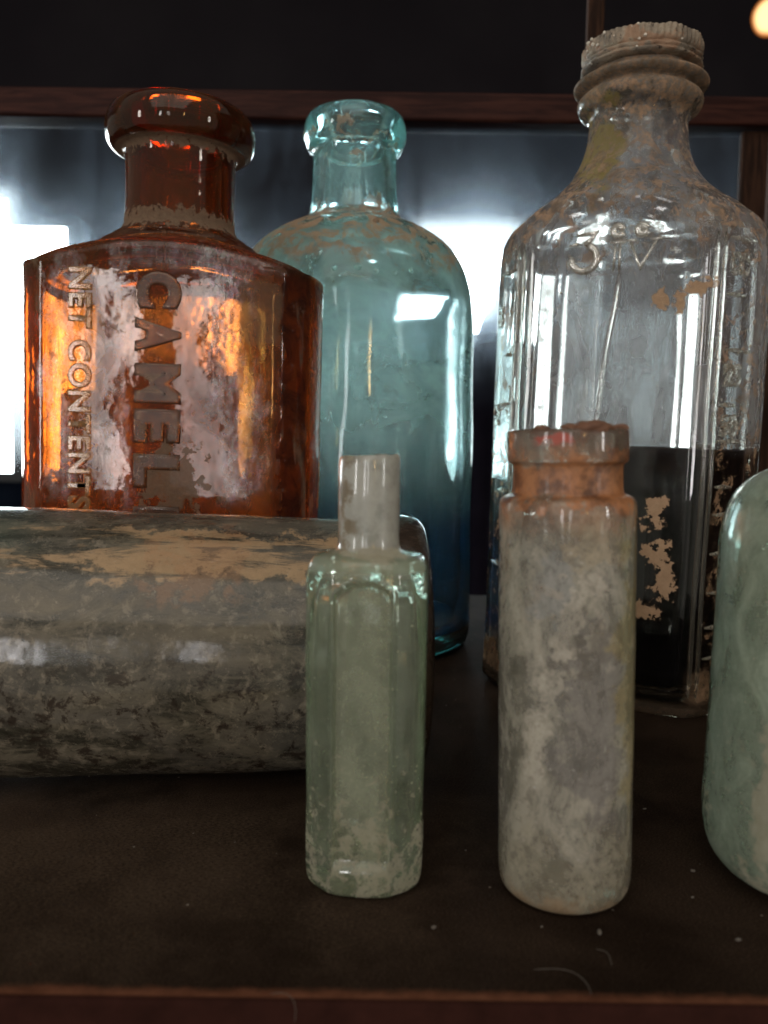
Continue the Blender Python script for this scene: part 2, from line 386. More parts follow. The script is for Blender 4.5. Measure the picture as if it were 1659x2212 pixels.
# ================================================================ BOTTLES
# ---- 1 amber bottle -----------------------------------------------------------
def amber_mats():
    def base(n, inner):
        x, y, z = n.xyz()
        fine = n.noise(7, 6, .7); med = n.noise(1.4, 5, .62, .8)
        vst = n.noise(2.2, 6, .65, .7, n.map((1, 1, .22)))
        pit = n.bump(n.m2('ADD', n.mul(n.noise(.9, 3), 1.5), n.mul(fine, .06)), .14, .06)
        g = n.glass((1, .96, .9), 0, 1.5, pit)
        if inner:
            f = n.mul(n.rng(med, .3, .65, .05, .2), n.rng(z, 12.6, 12.0))
            s = n.mixs(f, g, n.dust((.62, .50, .38), .75))
            return s, n.absorb((.87, .54, .06), 7.6)
        # bands of packed dust: under the lip, at the root of the neck
        zz = n.m2('ADD', z, n.rng(n.noise(5, 5, .7), .3, .7, -.16, .16))
        b1 = n.mul(n.rng(zz, 12.20, 12.36), n.rng(zz, 12.78, 12.64))
        rad = n.node('VectorMath', {0: n.node('CombineXYZ', {0: x, 1: y}).outputs[0]}, operation='LENGTH').outputs['Value']
        b2 = n.mul(n.rng(zz, 14.18, 14.32), n.rng(zz, 14.62, 14.50), n.rng(rad, 1.75, 1.62))
        sh = n.mul(n.rng(zz, 11.3, 12.0), n.rng(zz, 12.5, 12.3), n.rng(fine, .52, .66), .6)
        crust = n.mx(b1, b2, sh)
        low = n.mul(n.rng(vst, .55, .68), n.rng(n.m2('ABSOLUTE', x), 2.7, 2.95), .7, n.rng(z, 12, 11.5))
        spots = n.mul(n.rng(n.noise(3.2, 6, .7), .60, .67), n.rng(z, 12, 11.5), .65)
        letters = n.mul(n.blob((.35, -2.3, 5.9), (.75, .6, .75), .35, 2.5, .15), .85)
        rt = n.mul(n.blob((2.35, -2.3, 10.1), (.60, .6, .85), .1, 1.4, .12), .45)
        d = n.mx(crust, low, spots, letters, rt)
        # iridescent patina, banded in tall streaks that draw the window reflections
        xr = n.m2('ADD', x, n.rng(n.noise(1.5, 6, .7, .3, n.map((1, 1, .5))), .3, .7, -.42, .42))
        xr2 = n.m2('SUBTRACT', xr, n.rng(z, 11.0, 6.5, -.15, .55))      # the right band leans outward lower down
        bandA = n.mul(n.rng(xr, -2.85, -2.55), n.rng(xr, -1.95, -2.3), n.rng(z, 5.2, 5.9))
        bandC = n.mul(n.rng(xr, -1.15, -.9), n.rng(xr, -.5, -.75), .55)
        bandB = n.mul(n.rng(xr2, .75, 1.25), n.rng(xr2, 2.3, 1.7), n.rng(z, 5.2, 5.6))
        topb = n.mul(n.rng(z, 10.9, 11.2), n.rng(x, -1.2, .4), n.rng(z, 11.9, 11.3), .6)
        tex = n.rng(n.noise(7, 8, .8, .3, n.map((1, 1, .5))), .34, .66, .10, .90)
        pm = n.mul(n.mx(n.mul(n.mx(bandA, bandB, bandC, topb), tex), n.mul(n.rng(n.noise(1.3, 7, .7, .6), .55, .66), .1)), .36)
        body = n.rng(z, 12.0, 11.6)
        iri = n.node('ValToRGB', {0: n.rng(n.noise(2.6, 3, .5, .6), .3, .7)})
        cr = iri.color_ramp; cr.elements[0].color = (1, .88, .74, 1); cr.elements[1].color = (.84, .82, .95, 1)
        e = cr.elements.new(.3); e.color = (1, .93, 1, 1); e = cr.elements.new(.62); e.color = (.78, 1, .95, 1); e = cr.elements.new(.8); e.color = (1, .8, .95, 1)
        gl = n.node('BsdfAnisotropic', {'Color': iri.outputs[0], 'Roughness': n.rng(fine, .3, .7, .20, .40), 'Normal': n.bump(n.m2('ADD', n.mul(vst, 1.), n.mul(fine, .6)), .30, .05)}).outputs[0]
        film = n.mixs(.16, gl, n.dust((.34, .17, .09), .5))
        s = n.mixs(n.mul(pm, body), g, film)
        brn = n.mul(n.rng(n.noise(.8, 5, .65, .7, n.map((1, 1, .4))), .40, .62, .20, .66), n.mx(body, .8))
        s = n.mixs(brn, s, n.dust((.10, .042, .017), .2))
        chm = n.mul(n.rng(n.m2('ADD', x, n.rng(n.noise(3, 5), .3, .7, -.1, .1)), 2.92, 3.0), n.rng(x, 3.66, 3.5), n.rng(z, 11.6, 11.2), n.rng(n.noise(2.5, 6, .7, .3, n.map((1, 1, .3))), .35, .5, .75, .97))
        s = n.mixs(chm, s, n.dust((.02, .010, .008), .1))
        haze = n.mixs(n.mul(n.rng(med, .3, .7, .06, .28), n.mx(body, 0.25), n.inv(n.blob((1.0, -2.3, 10.2), (.55, .6, .9), .2, 1.2, .3))), s, n.dust((.90, .36, .07), .95))
        crc = n.mixc(n.noise(8, 5, .7), (.10, .065, .045), (.26, .18, .12))
        s = n.mixs(d, haze, n.dust(crc, .15, n.bump(fine, .8, .05)))
        return s, n.absorb((.87, .54, .06), 7.6)
    out = []
    for nm, col, fac in (('amber_letter_glass', (.060, .020, .007), .62), ('golden_letter_glass', (.24, .115, .03), .50)):
        n = N(nm); f2 = n.noise(6, 6, .7)
        body = n.node('BsdfPrincipled', {'Base Color': n.mixc(n.rng(f2, .4, .7), col, tuple(min(1, v * 2.2) for v in col)), 'Roughness': .35, 'Coat Weight': 1., 'Coat Roughness': .06, 'Normal': n.bump(f2, .2, .03)}).outputs[0]
        g = n.mixs(fac, n.glass((1, .80, .55), .0, 1.5, n.bump(f2, .1, .03)), body)
        zm = n.rng(n.noise(1.7, 6, .7), .5, .62, 0, .6)
        g = n.mixs(n.mul(zm, n.blob((0, -2.3, 5.9), (1.2, .8, 1.1), .4, 1.5, .3)), g, n.dust((.22, .14, .09), .2))
        out.append(n.done(g))
    return [two_sided('amber_glass', base)] + out
AM = amber_mats()
def amber():
    t = thing('amber_bottle', 'tall amber glass bottle with embossed lettering down its front, dust round the neck', 'bottle', (-5.80, 22.6, .02), (0, R(1.2), R(2.5)))
    NN = 208
    poly = [(2.95, -2.3), (3.48, -1.75), (3.80, -.9), (3.90, 0), (3.80, .9), (3.48, 1.75), (2.95, 2.3), (0, 2.42), (-2.95, 2.3), (-3.48, 1.75), (-3.8, .9), (-3.9, 0), (-3.8, -.9), (-3.48, -1.75), (-2.95, -2.3), (0, -2.38)]
    sec = polar_section(round_poly(poly, 2), NN)
    outer = [(.30, .2, 0, 0, 0), (0, .9, 0, 0, 0), (0, .965, 0, 0, 0), (.10, 1, 0, 0, 0), (.35, 1, 0, 0, 0), (1, 1, 0, 0, 0), (10.3, 1, 0, 0, 0),
             (11.08, 1, 0, 0, 0, .30), (11.31, .992, 0, 0, 0, .36), (11.45, .955, 0, 0, 0, .34), (11.72, .80, 0, 0, 0, .26), (12.0, .62, 0, 1.9, .35, .14), (12.24, .5, 0, 1.60, .9, .02), (12.42, .5, 0, 1.45, 1), (12.65, .5, 0, 1.42, 1), (14.2, .5, 0, 1.42, 1),
             (14.40, .5, 0, 1.46, 1), (14.43, .5, 0, 1.72, 1), (14.55, .5, 0, 1.87, 1), (14.82, .5, 0, 1.95, 1), (15.12, .5, 0, 1.92, 1), (15.40, .5, 0, 1.80, 1), (15.56, .5, 0, 1.55, 1), (15.58, .5, 0, 1.12, 1)]
    inner = [(15.5, .5, 0, 1.0, 1), (15.0, .5, 0, 1.03, 1), (12.9, .5, 0, 1.08, 1), (12.35, .5, .25, 1.18, 1), (12.0, .6, .25, 1.4, .8), (11.6, .78, .25, 1.8, .2, .2), (11.2, .96, .26, 0, 0, .25), (10.8, 1, .27, 0, 0, .2), (10, 1, .27, 0, 0), (1.2, 1, .29, 0, 0), (.6, .93, .3, 0, 0), (.5, .4, .2, 0, 0), (.6, .05, 0, 0, 0)]
    link('body', loft_bottle('body', sec, outer, inner, NN, .022, .45, 3.1), AM[0], t)
    yf = -2.335
    zs = 10.95; pitch = 1.095
    for i, ch in enumerate(['C', 'A', 'M', 'E', 'L', 'L']):
        z0 = zs - i * pitch - (.18 if i == 5 else 0)
        raw = text_mesh('embossed_letter', ch, 1.0, lambda x, y, z: Vector((x, y, z)), .030, .05, .055)
        xs = [v.co.x for v in raw.vertices]; ys = [v.co.y for v in raw.vertices]
        w_ = max(xs) - min(xs); h_ = max(ys) - min(ys); L = {'M': .97, 'C': .90}.get(ch, .84)
        for v in raw.vertices:
            u = (v.co.x - min(xs)) / w_ * L; q = (v.co.y - min(ys)) / h_ * 1.13
            v.co = Vector((-.57 + q, yf - v.co.z * .8 + .01, z0 - u))
        raw.flip_normals(); raw.flip_normals()
        link('embossed_letter', raw, AM[1], t)
    raw = text_mesh('small_embossed_lettering', 'NET CONTENTS', .8, lambda x, y, z: Vector((x, y, z)), .012, .03, .034, 1.12)
    xs = [v.co.x for v in raw.vertices]; ys = [v.co.y for v in raw.vertices]; w_ = max(xs) - min(xs); h_ = max(ys) - min(ys)
    for v in raw.vertices: v.co = Vector((-2.16 + (v.co.y - min(ys)) / h_ * .58, yf - v.co.z * .8 + .02, 10.98 - (v.co.x - min(xs)) / w_ * 5.85))
    link('small_embossed_lettering', raw, AM[2], t)
amber()

# ---- 2 aqua bottle -------------------------------------------------------------
def aqua_mats():
    def base(n, inner):
        x, y, z = n.xyz(); fine = n.noise(8, 5, .7); med = n.noise(.7, 4, .6, .6)
        g = n.glass((.97, 1, 1), 0, 1.5, n.bump(n.m2('ADD', n.noise(.8, 2), n.mul(fine, .05)), .12, .05))
        A = n.absorb((.46, .84, .84), .72)
        if inner:
            f = n.mx(n.mul(n.rng(med, .3, .7, .05, .2), n.rng(z, 14, 12.5, .4, 1), n.rng(z, 4, 9, .1, 1)), n.mul(n.rng(z, 1.4, .9), .95), n.rng(z, 6.5, 3.0, 0, .5))
            return n.mixs(f, g, n.dust(n.mixc(n.rng(z, 7.0, 4.0), (.40, .60, .58), (.010, .035, .07)), .6)), A
        zn = n.m2('ADD', z, n.rng(n.noise(1.2, 5, .7), .3, .7, -.5, .5))
        shoulder = n.mul(n.rng(zn, 12.3, 12.9), n.rng(zn, 14.55, 14.3), n.rng(n.noise(1.5, 6, .7, 1), .46, .53), .9)
        lip = n.mul(n.rng(zn, 16.5, 16.7), n.rng(zn, 17.1, 16.9), n.rng(n.noise(2.2, 5, .7), .5, .56), .7)
        ring = n.mul(n.rng(zn, 14.1, 14.35), n.rng(zn, 14.8, 14.6), .45)
        spk = n.mul(n.rng(n.noise(3.3, 5, .7), .70, .74), .8)
        base_ = n.mx(n.mul(n.rng(zn, 1.3, .4), n.rng(fine, .4, .6), .5), n.mul(n.rng(z, .9, .5), .95))  # includes a dark coat put on the foot to damp its bright ring
        d = n.mx(shoulder, lip, ring, spk, base_)
        f = n.mul(n.rng(n.noise(.55, 5, .6, .8), .3, .7, .30, .62), n.rng(z, 4, 10, .03, 1), n.rng(z, 14.4, 13, .35, 1))
        s = n.mixs(n.mul(f, .85, n.inv(n.mul(n.blob((2.4, -3.2, 10.6), (1.1, 1.6, 1.2), .1, .6, .3), .75))), g, n.dust((.72, .86, .82), .88))
        s = n.mixs(d, s, n.dust(n.mixc(n.rng(z, 1.5, .5), n.mixc(n.noise(4), (.26, .165, .10), (.52, .37, .25)), (.03, .035, .03)), .2, n.bump(fine, .6, .04)))
        return s, A
    return [two_sided('aqua_glass', base)]
AQ = aqua_mats()
def aqua():
    t = thing('aqua_bottle', 'tall round aqua blue-green glass bottle with rolled lip, standing at the back', 'bottle', (-1.15, 28.9, .02), (0, 0, 0))
    outer = [(0, .6), (3.2, .1), (3.5, 0), (4.05, .08), (4.17, .45), (4.18, 1.2), (4.15, 6), (4.12, 10.6), (4.08, 11.5), (3.98, 12.2), (3.74, 12.85), (3.35, 13.4), (2.8, 13.85), (2.1, 14.2), (1.58, 14.42), (1.46, 14.8), (1.42, 15.3), (1.39, 16.5),
             (1.42, 16.68), (1.58, 16.72), (1.66, 16.92), (1.74, 17.15), (1.72, 17.4), (1.64, 17.68), (1.5, 17.86), (1.2, 17.9), (1.0, 17.8)]
    inner = [(.92, 17.6), (.95, 16.9), (1.05, 14.9), (1.2, 14.2), (1.9, 13.8), (2.8, 13.3), (3.5, 12.6), (3.82, 11.9), (3.86, 11.2), (3.86, 1.2), (3.5, .6), (2, .75), (0, 1.3)]
    link('body', revolve('body', outer, inner, 144, .045, .5, 5.5), AQ, t)
    # ring of raised dots and worn letters on the shoulder
    ps = []
    for k, (a, z, r) in enumerate([(-118, 13.62, .10), (-104, 13.72, .10), (-75, 13.7, .11), (-96, 12.05, .10), (-86, 12.1, .12), (-78, 12.0, .08), (-62, 12.1, .08), (-70, 11.95, .09), (-52, 12.12, .07), (-112, 12.0, .08)]):
        bm = bmesh.new(); bmesh.ops.create_icosphere(bm, subdivisions=2, radius=r)
        rr = {True: 3.0, False: 3.99}[z > 13]
        bmesh.ops.translate(bm, verts=bm.verts, vec=(rr * math.cos(R(a)), rr * math.sin(R(a)), z)); me = bpy.data.meshes.new('raised_dot'); bm.to_mesh(me); bm.free()
        me.polygons.foreach_set('use_smooth', [True] * len(me.polygons)); link('raised_dot', me, AQ[0], t)
aqua()

# ---- 3 clear prescription bottle ------------------------------------------------
CX, CY, CYAW = 6.55, 23.7, R(-25)
def clear_mats():
    def base(n, inner):
        x, y, z = n.xyz(); fine = n.noise(8, 6, .7); med = n.noise(.9, 5, .65, .8); st = n.noise(1.6, 5, .6, .6, n.map((1, 1, .3)))
        g = n.glass((1, 1, .99), 0, 1.5, n.bump(n.m2('ADD', n.mul(n.noise(.8, 2, .5, 0, n.map((1, 1, .4))), 1.0), n.mul(fine, .04)), .10, .06))
        A = n.absorb((.88, .88, .70), .35)
        if inner:
            f = n.mul(n.rng(n.noise(.8, 4, .6, .7, n.map((1, 1, .35))), .35, .65, .03, .26), n.rng(z, 6.9, 7.1))
            return n.mixs(f, g, n.dust((.60, .58, .62), .8)), A
        zn = n.m2('ADD', z, n.rng(n.noise(1.3, 5, .7), .3, .7, -.7, .7))
        ax = n.m2('ABSOLUTE', x)
        speck = n.rng(n.noise(4.2, 7, .74, .5), .50, .60); patch = n.rng(n.noise(1.7, 6, .7, 1), .52, .58)
        sh = n.mul(n.inv(n.mul(n.blob((0, -2.2, 12.0), (1.45, .7, .66), .1, 1.5, .2), .97)), n.rng(zn, 12.0, 12.9), n.mx(n.mul(speck, .75), n.mul(patch, .8)))
        top = n.mul(n.rng(zn, 15.6, 16.0), .9)
        side = n.mul(n.rng(ax, 2.55, 2.75), n.rng(n.noise(1.9, 6, .72, .5), .53, .59), n.rng(z, .2, 1, 1, .8), .85)
        low = n.mx(n.mul(n.rng(zn, 1.6, .8), n.rng(ax, 2.2, 2.7), .7), n.mul(n.rng(z, .45, .25), .86))  # low side dirt, plus a dark coat added to subdue the glowing base
        bl = n.mx(n.blob((1.32, -2.25, 5.30), (.24, .5, .42), .40, 2.6, .12, 6), n.blob((1.40, -2.25, 4.25), (.22, .5, .32), .55, 3.2, .12, 6),
                  n.blob((1.62, -2.25, 3.65), (.24, .5, .55), .5, 3.2, .12, 6), n.blob((1.25, -2.25, 2.78), (.36, .5, .22), .4, 2.6, .12, 6),
                  n.blob((1.15, -2.25, 10.6), (.20, .5, .30), .25, 2.2, .12), n.blob((1.62, -2.25, 10.55), (.16, .5, .30), .25, 2.4, .12), n.blob((2.1, -2.25, 10.9), (.34, .5, .26), .3, 2.2, .12),
                  n.mul(n.blob((-.6, -2.25, 11.75), (.25, .5, .12), .5, 2.6, .15), .5))
        sp2 = n.mul(n.rng(n.noise(3.0, 6, .75), .70, .73), .8)
        d = n.mx(sh, top, side, low, bl, sp2)
        f = n.mul(n.rng(st, .36, .66, .12, .46), n.rng(z, 6.7, 7.2, .02, 1))
        s = n.mixs(f, g, n.dust((.56, .54, .56), .8))
        yel = n.mul(n.blob((-.75, -1.1, 14.7), (.55, 2, 1.3), .3, 1.4, .3), .75)
        s = n.mixs(yel, s, n.dust((.30, .24, .08), .3))
        c = n.mixc(n.rng(n.noise(2.6, 5, .7), .35, .65), (.17, .115, .07), (.46, .30, .19))
        c = n.mixc(n.mul(n.rng(z, 12.5, 15.7), n.rng(fine, .4, .65)), c, (.20, .18, .155))
        c = n.mixc(bl, c, n.mixc(n.noise(7, 5, .7), (.34, .22, .13), (.60, .42, .28))); c = n.mixc(n.mul(n.rng(z, .6, .35), .85), c, (.035, .028, .022))
        s = n.mixs(d, s, n.dust(c, .15, n.bump(fine, .7, .05)))
        return s, A
    n = N('moulded_clear_glass'); f2 = n.noise(6, 6, .7)
    g = n.mixs(n.rng(f2, .35, .65, .16, .5), n.glass((1, 1, .98), 0, 1.5, n.bump(f2, .1, .03)), n.dust((.52, .48, .40), .35))
    n2 = N('clear_ridge_glass'); g2 = n2.mixs(.07, n2.glass((1, 1, .98), 0, 1.5, n2.bump(n2.noise(3, 3), .1, .03)), n2.dust((.52, .48, .40), .35))
    n3 = N('emblem_glass'); g3 = n3.mixs(n3.rng(n3.noise(5, 5, .7), .35, .65, .45, .75), n3.glass((1, 1, .98), 0, 1.5), n3.mixs(.5, n3.dust((.62, .58, .50), .35), n3.node('BsdfAnisotropic', {'Color': (.9, .88, .84), 'Roughness': .18}).outputs[0]))
    return [two_sided('clear_glass', base), n.done(g), n2.done(g2), n3.done(g3)]
CL = clear_mats()
def clear():
    t = thing('clear_bottle', 'tall clear medicine bottle half full of black liquid under a crusted ridged cap', 'bottle', (CX, CY, .02), (R(.4), R(1.2), CYAW))
    NN = 224
    half = [(0, -2.30), (1.3, -2.28), (2.42, -2.22), (2.52, -2.04), (2.62, -2.10), (3.50, -1.02), (3.62, -.6), (3.70, .1), (3.62, .9), (3.2, 1.6), (2.5, 2.1), (1.3, 2.42), (0, 2.5)]
    poly = half + [(-x, y) for x, y in half[-2:0:-1]]
    sec = polar_section(poly, NN)
    sec = [(sec[j - 1] + 2 * sec[j] + sec[(j + 1) % NN]) / 4 for j in range(NN)]
    outer = [(.35, .2, 0, 0, 0), (.02, .88, 0, 0, 0), (0, .95, 0, 0, 0), (.12, .99, 0, 0, 0), (.4, .985, 0, 0, 0), (1, .98, 0, 0, 0), (11.7, .985, 0, 0, 0), (12.15, .98, 0, 3, .0), (12.5, .965, 0, 3, .03), (12.85, .92, 0, 3.1, .15), (13.12, .83, 0, 2.9, .5),
             (13.5, .8, 0, 2.32, .85), (14.0, .6, 0, 1.84, 1), (14.5, .6, 0, 1.52, 1), (15.0, .6, 0, 1.35, 1), (15.72, .6, 0, 1.28, 1), (15.86, .6, 0, 1.36, 1), (15.96, .6, 0, 1.58, 1), (16.2, .6, 0, 1.68, 1), (16.36, .6, 0, 1.58, 1), (16.44, .6, 0, 1.40, 1), (16.5, .6, 0, 1.42, 1),
             (16.54, .6, 0, 1.70, 1), (16.64, .6, 0, 1.80, 1), (16.74, .6, 0, 1.70, 1), (16.8, .6, 0, 1.34, 1), (17.5, .6, 0, 1.22, 1), (17.6, .6, 0, 1.2, 1)]
    inner = [(17.5, .6, 0, 1.05, 1), (15.9, .6, 0, 1.05, 1), (15.0, .6, 0, 1.1, 1), (14.3, .6, 0, 1.4, 1), (13.7, .6, 0, 1.85, 1), (13.2, .75, .25, 2.45, .8), (12.8, .88, .27, 2.75, .3), (12.4, .96, .25, 3, .05), (12.0, .985, .22, 0, 0), (1.3, .98, .22, 0, 0), (.42, .95, .26, 0, 0), (.34, .4, .2, 0, 0), (.42, .05, 0, 0, 0)]
    link('body', loft_bottle('body', sec, outer, inner, NN, .02, .5, 9.3), CL[0], t)
    # black liquid
    n = N('black_liquid'); lm = n.done(n.node('BsdfPrincipled', {'Base Color': (.0012, .001, .0015), 'Specular IOR Level': .04, 'Roughness': .3}).outputs[0])
    liq = [(.50, .05, 0, 0, 0), (.44, .4, .2, 0, 0), (.56, .94, .30, 0, 0), (1.4, .98, .24, 0, 0), (6.80, .983, .235, 0, 0), (6.93, .983, .225, 0, 0), (6.86, .983, .33, 0, 0), (6.85, .5, .3, 0, 0), (6.85, .02, 0, 0, 0)]
    link('liquid', loft_bottle('liquid', sec, liq[:6], liq[5:], NN, .0, .5, 1), lm, t)
    # flutes beside the front panel
    for x, y in ((-2.40, -2.20), (-2.57, -2.08), (2.40, -2.20), (2.57, -2.08)):
        link('vertical_ridge', tube_mesh('vertical_ridge', [[(x + .012 * math.sin(z * 1.3), y, z) for z in [.6 + i * .4 for i in range(30)]]], .055, 8), CL[2], t)
    # moulded measure sign: a curled 3, a stroke with a dot, a v
    def arc(cx, cz, r, a0, a1, nn=14): return [(cx + r * math.cos(R(a0 + (a1 - a0) * i / nn)), -2.245, cz + r * math.sin(R(a0 + (a1 - a0) * i / nn))) for i in range(nn + 1)]
    paths = [[(-1.02, -2.245, 12.56), (-.5, -2.245, 12.60), (-.78, -2.245, 12.30)] + arc(-.80, 11.98, .33, 75, -190), [(-1.2, -2.245, 12.3), (-.95, -2.245, 12.36)],
             [(-.02, -2.245, 12.30), (-.04, -2.245, 11.62)], [(.1, -2.245, 12.30), (.10, -2.245, 11.62)], [(-.16, -2.245, 12.33), (.24, -2.245, 12.33)], arc(.03, 12.60, .12, 0, 360, 16),
             [(.34, -2.245, 12.33), (.62, -2.245, 11.66), (.98, -2.245, 12.33)], [(.22, -2.245, 12.36), (.5, -2.245, 12.36)], [(.82, -2.245, 12.36), (1.12, -2.245, 12.36)], arc(.62, 12.60, .11, 0, 360, 16)]
    link('embossed_measure_sign', tube_mesh('embossed_measure_sign', [[(x, y, z - .25) for x, y, z in p] for p in paths], .10, 8), CL[3], t)
    # graduations on the slanting side panels
    def panel(side):
        a = Vector((2.61 * side, -2.02, 0)); b = Vector((3.42 * side, -1.03, 0)); d = (b - a).normalized(); nn = Vector((d.y * side, -d.x * side, 0))
        if nn.y > 0: nn = -nn
        return a, d, (b - a).length, nn
    for side, ticks in ((1, [12.1, 10.75, 9.4, 8.05, 7.15, 6.0, 5.3, 4.3, 3.3, 2.4, 1.6]), (-1, [11.6, 9.35, 8.0, 5.6, 3.5])):
        a, d, L, nn = panel(side)
        for i, z in enumerate(ticks):
            s0, s1 = (.10, L - .25) if i % 2 == 0 else (.10, L * .55)
            p = [tuple(a + d * s0 + Vector((0, 0, z)) + nn * .0), tuple(a + d * (s0 + s1) / 2 + Vector((0, 0, z)) + nn * .0), tuple(a + d * s1 + Vector((0, 0, z)))]
            link('graduation_mark', tube_mesh('graduation_mark', [p], .07, 8), CL[1], t)
        for txt, z in ({1: (('CC', 11.25), ('25', 8.55), ('50', 7.3)), -1: (('3', 10.2), ('2', 7.45))}[side]):
            raw = text_mesh('embossed_numeral', txt, .78, lambda x, y, z_: Vector((x, y, z_)), 0.012, .03, .04)
            xs = [v.co.x for v in raw.vertices]; w_ = max(xs) - min(xs); ww = min(.62, .34 * len(txt))
            for v in raw.vertices:
                u = (v.co.x - min(xs)) / w_ * ww + .14; u = u if side == 1 else L - .16 - u if False else (u if side == 1 else L - u)
                v.co = a + d * u + Vector((0, 0, z + v.co.y * .9)) + nn * (v.co.z * .8 + .0)
            link('embossed_numeral', raw, CL[1], t)
    # wavering glass ridge in the front wall, added to catch light as a gleam
    link('gleam_ridge', tube_mesh('gleam_ridge', [[(.12 - .045 * i + .02 * math.sin(i * .9), -2.25 + .02, 11.4 - i * .42) for i in range(11)]], .075, 8), CL[0], t)
    # cap
    n = N('crusted_metal_cap'); x, y, z = n.xyz(); fine = n.noise(6, 7, .75)
    c = n.mixc(n.rng(n.noise(1.6, 6, .7), .35, .65), (.17, .14, .108), (.42, .34, .25))
    c = n.mixc(n.mul(n.rng(n.noise(1.1, 5, .7, .5), .52, .60), .6), c, (.38, .20, .11))
    c = n.mixc(n.rng(fine, .62, .72), c, (.70, .66, .58)); c = n.mixc(n.rng(n.noise(5, 5, .7), .42, .34), c, (.05, .035, .025))
    cm = n.done(n.node('BsdfPrincipled', {'Base Color': c, 'Roughness': n.rng(fine, .4, .7, .75, .35), 'Normal': n.bump(fine, .9, .09)}).outputs[0])
    prof = [(1.30, 17.32), (1.55, 17.30), (1.74, 17.34), (1.80, 17.46), (1.74, 17.58), (1.70, 17.62), (1.76, 17.72), (1.78, 17.84), (1.70, 17.93), (1.655, 18.0), (1.70, 18.06), (1.73, 18.14), (1.73, 18.9), (1.70, 19.0), (1.55, 19.06), (.9, 19.02), (0, 19.03)]
    prof = [(r * .90, 16.98 + (z_ - 17.32) * .41) for r, z_ in prof]
    NNc = 288; rings = []
    for r, z_ in subdiv(chaikin(prof, 1), .06):
        k = max(0, min(1, (z_ - 17.31) / .05)) if r > 1.3 else 0
        ring = []
        for j in range(NNc):
            a = 2 * math.pi * j / NNc; rr = r + k * .04 * (abs(math.sin(a * 30)) - .5) * 1.5
            nz = noise.noise_vector(Vector((r * math.cos(a) * 2.2, r * math.sin(a) * 2.2, z_ * 2.2))) * .045
            n2 = noise.noise(Vector((r * math.cos(a) * 7, r * math.sin(a) * 7, z_ * 7))) * .03
            ring.append(((rr + nz.x + n2) * math.cos(a), (rr + nz.x + n2) * math.sin(a), z_ + nz.z))
        rings.append(ring)
    cap = link('cap', grid_mesh('cap', rings, (False, True)), cm, t); cap['label'] = 'ridged screw cap crusted with brown and white corrosion'
    for k in range(14):
        a = R(random.uniform(-150, -20)); z_ = random.choice([17.35, 17.5, 17.06, 17.2, 17.66]) + random.uniform(-.1, .06); r = random.uniform(.025, .055)
        bm = bmesh.new(); bmesh.ops.create_icosphere(bm, subdivisions=2, radius=r)
        for v in bm.verts: v.co *= 1 + .5 * noise.noise(v.co * 30 + Vector((k, 0, 0)))
        bmesh.ops.translate(bm, verts=bm.verts, vec=(1.58 * math.cos(a), 1.58 * math.sin(a), z_)); me = bpy.data.meshes.new('corrosion_crumb'); bm.to_mesh(me); bm.free()
        link('corrosion_crumb', me, WH, cap)
wn = N('white_corrosion'); WH = wn.done(wn.node('BsdfPrincipled', {'Base Color': (.62, .56, .47), 'Roughness': .6}).outputs[0])
clear()

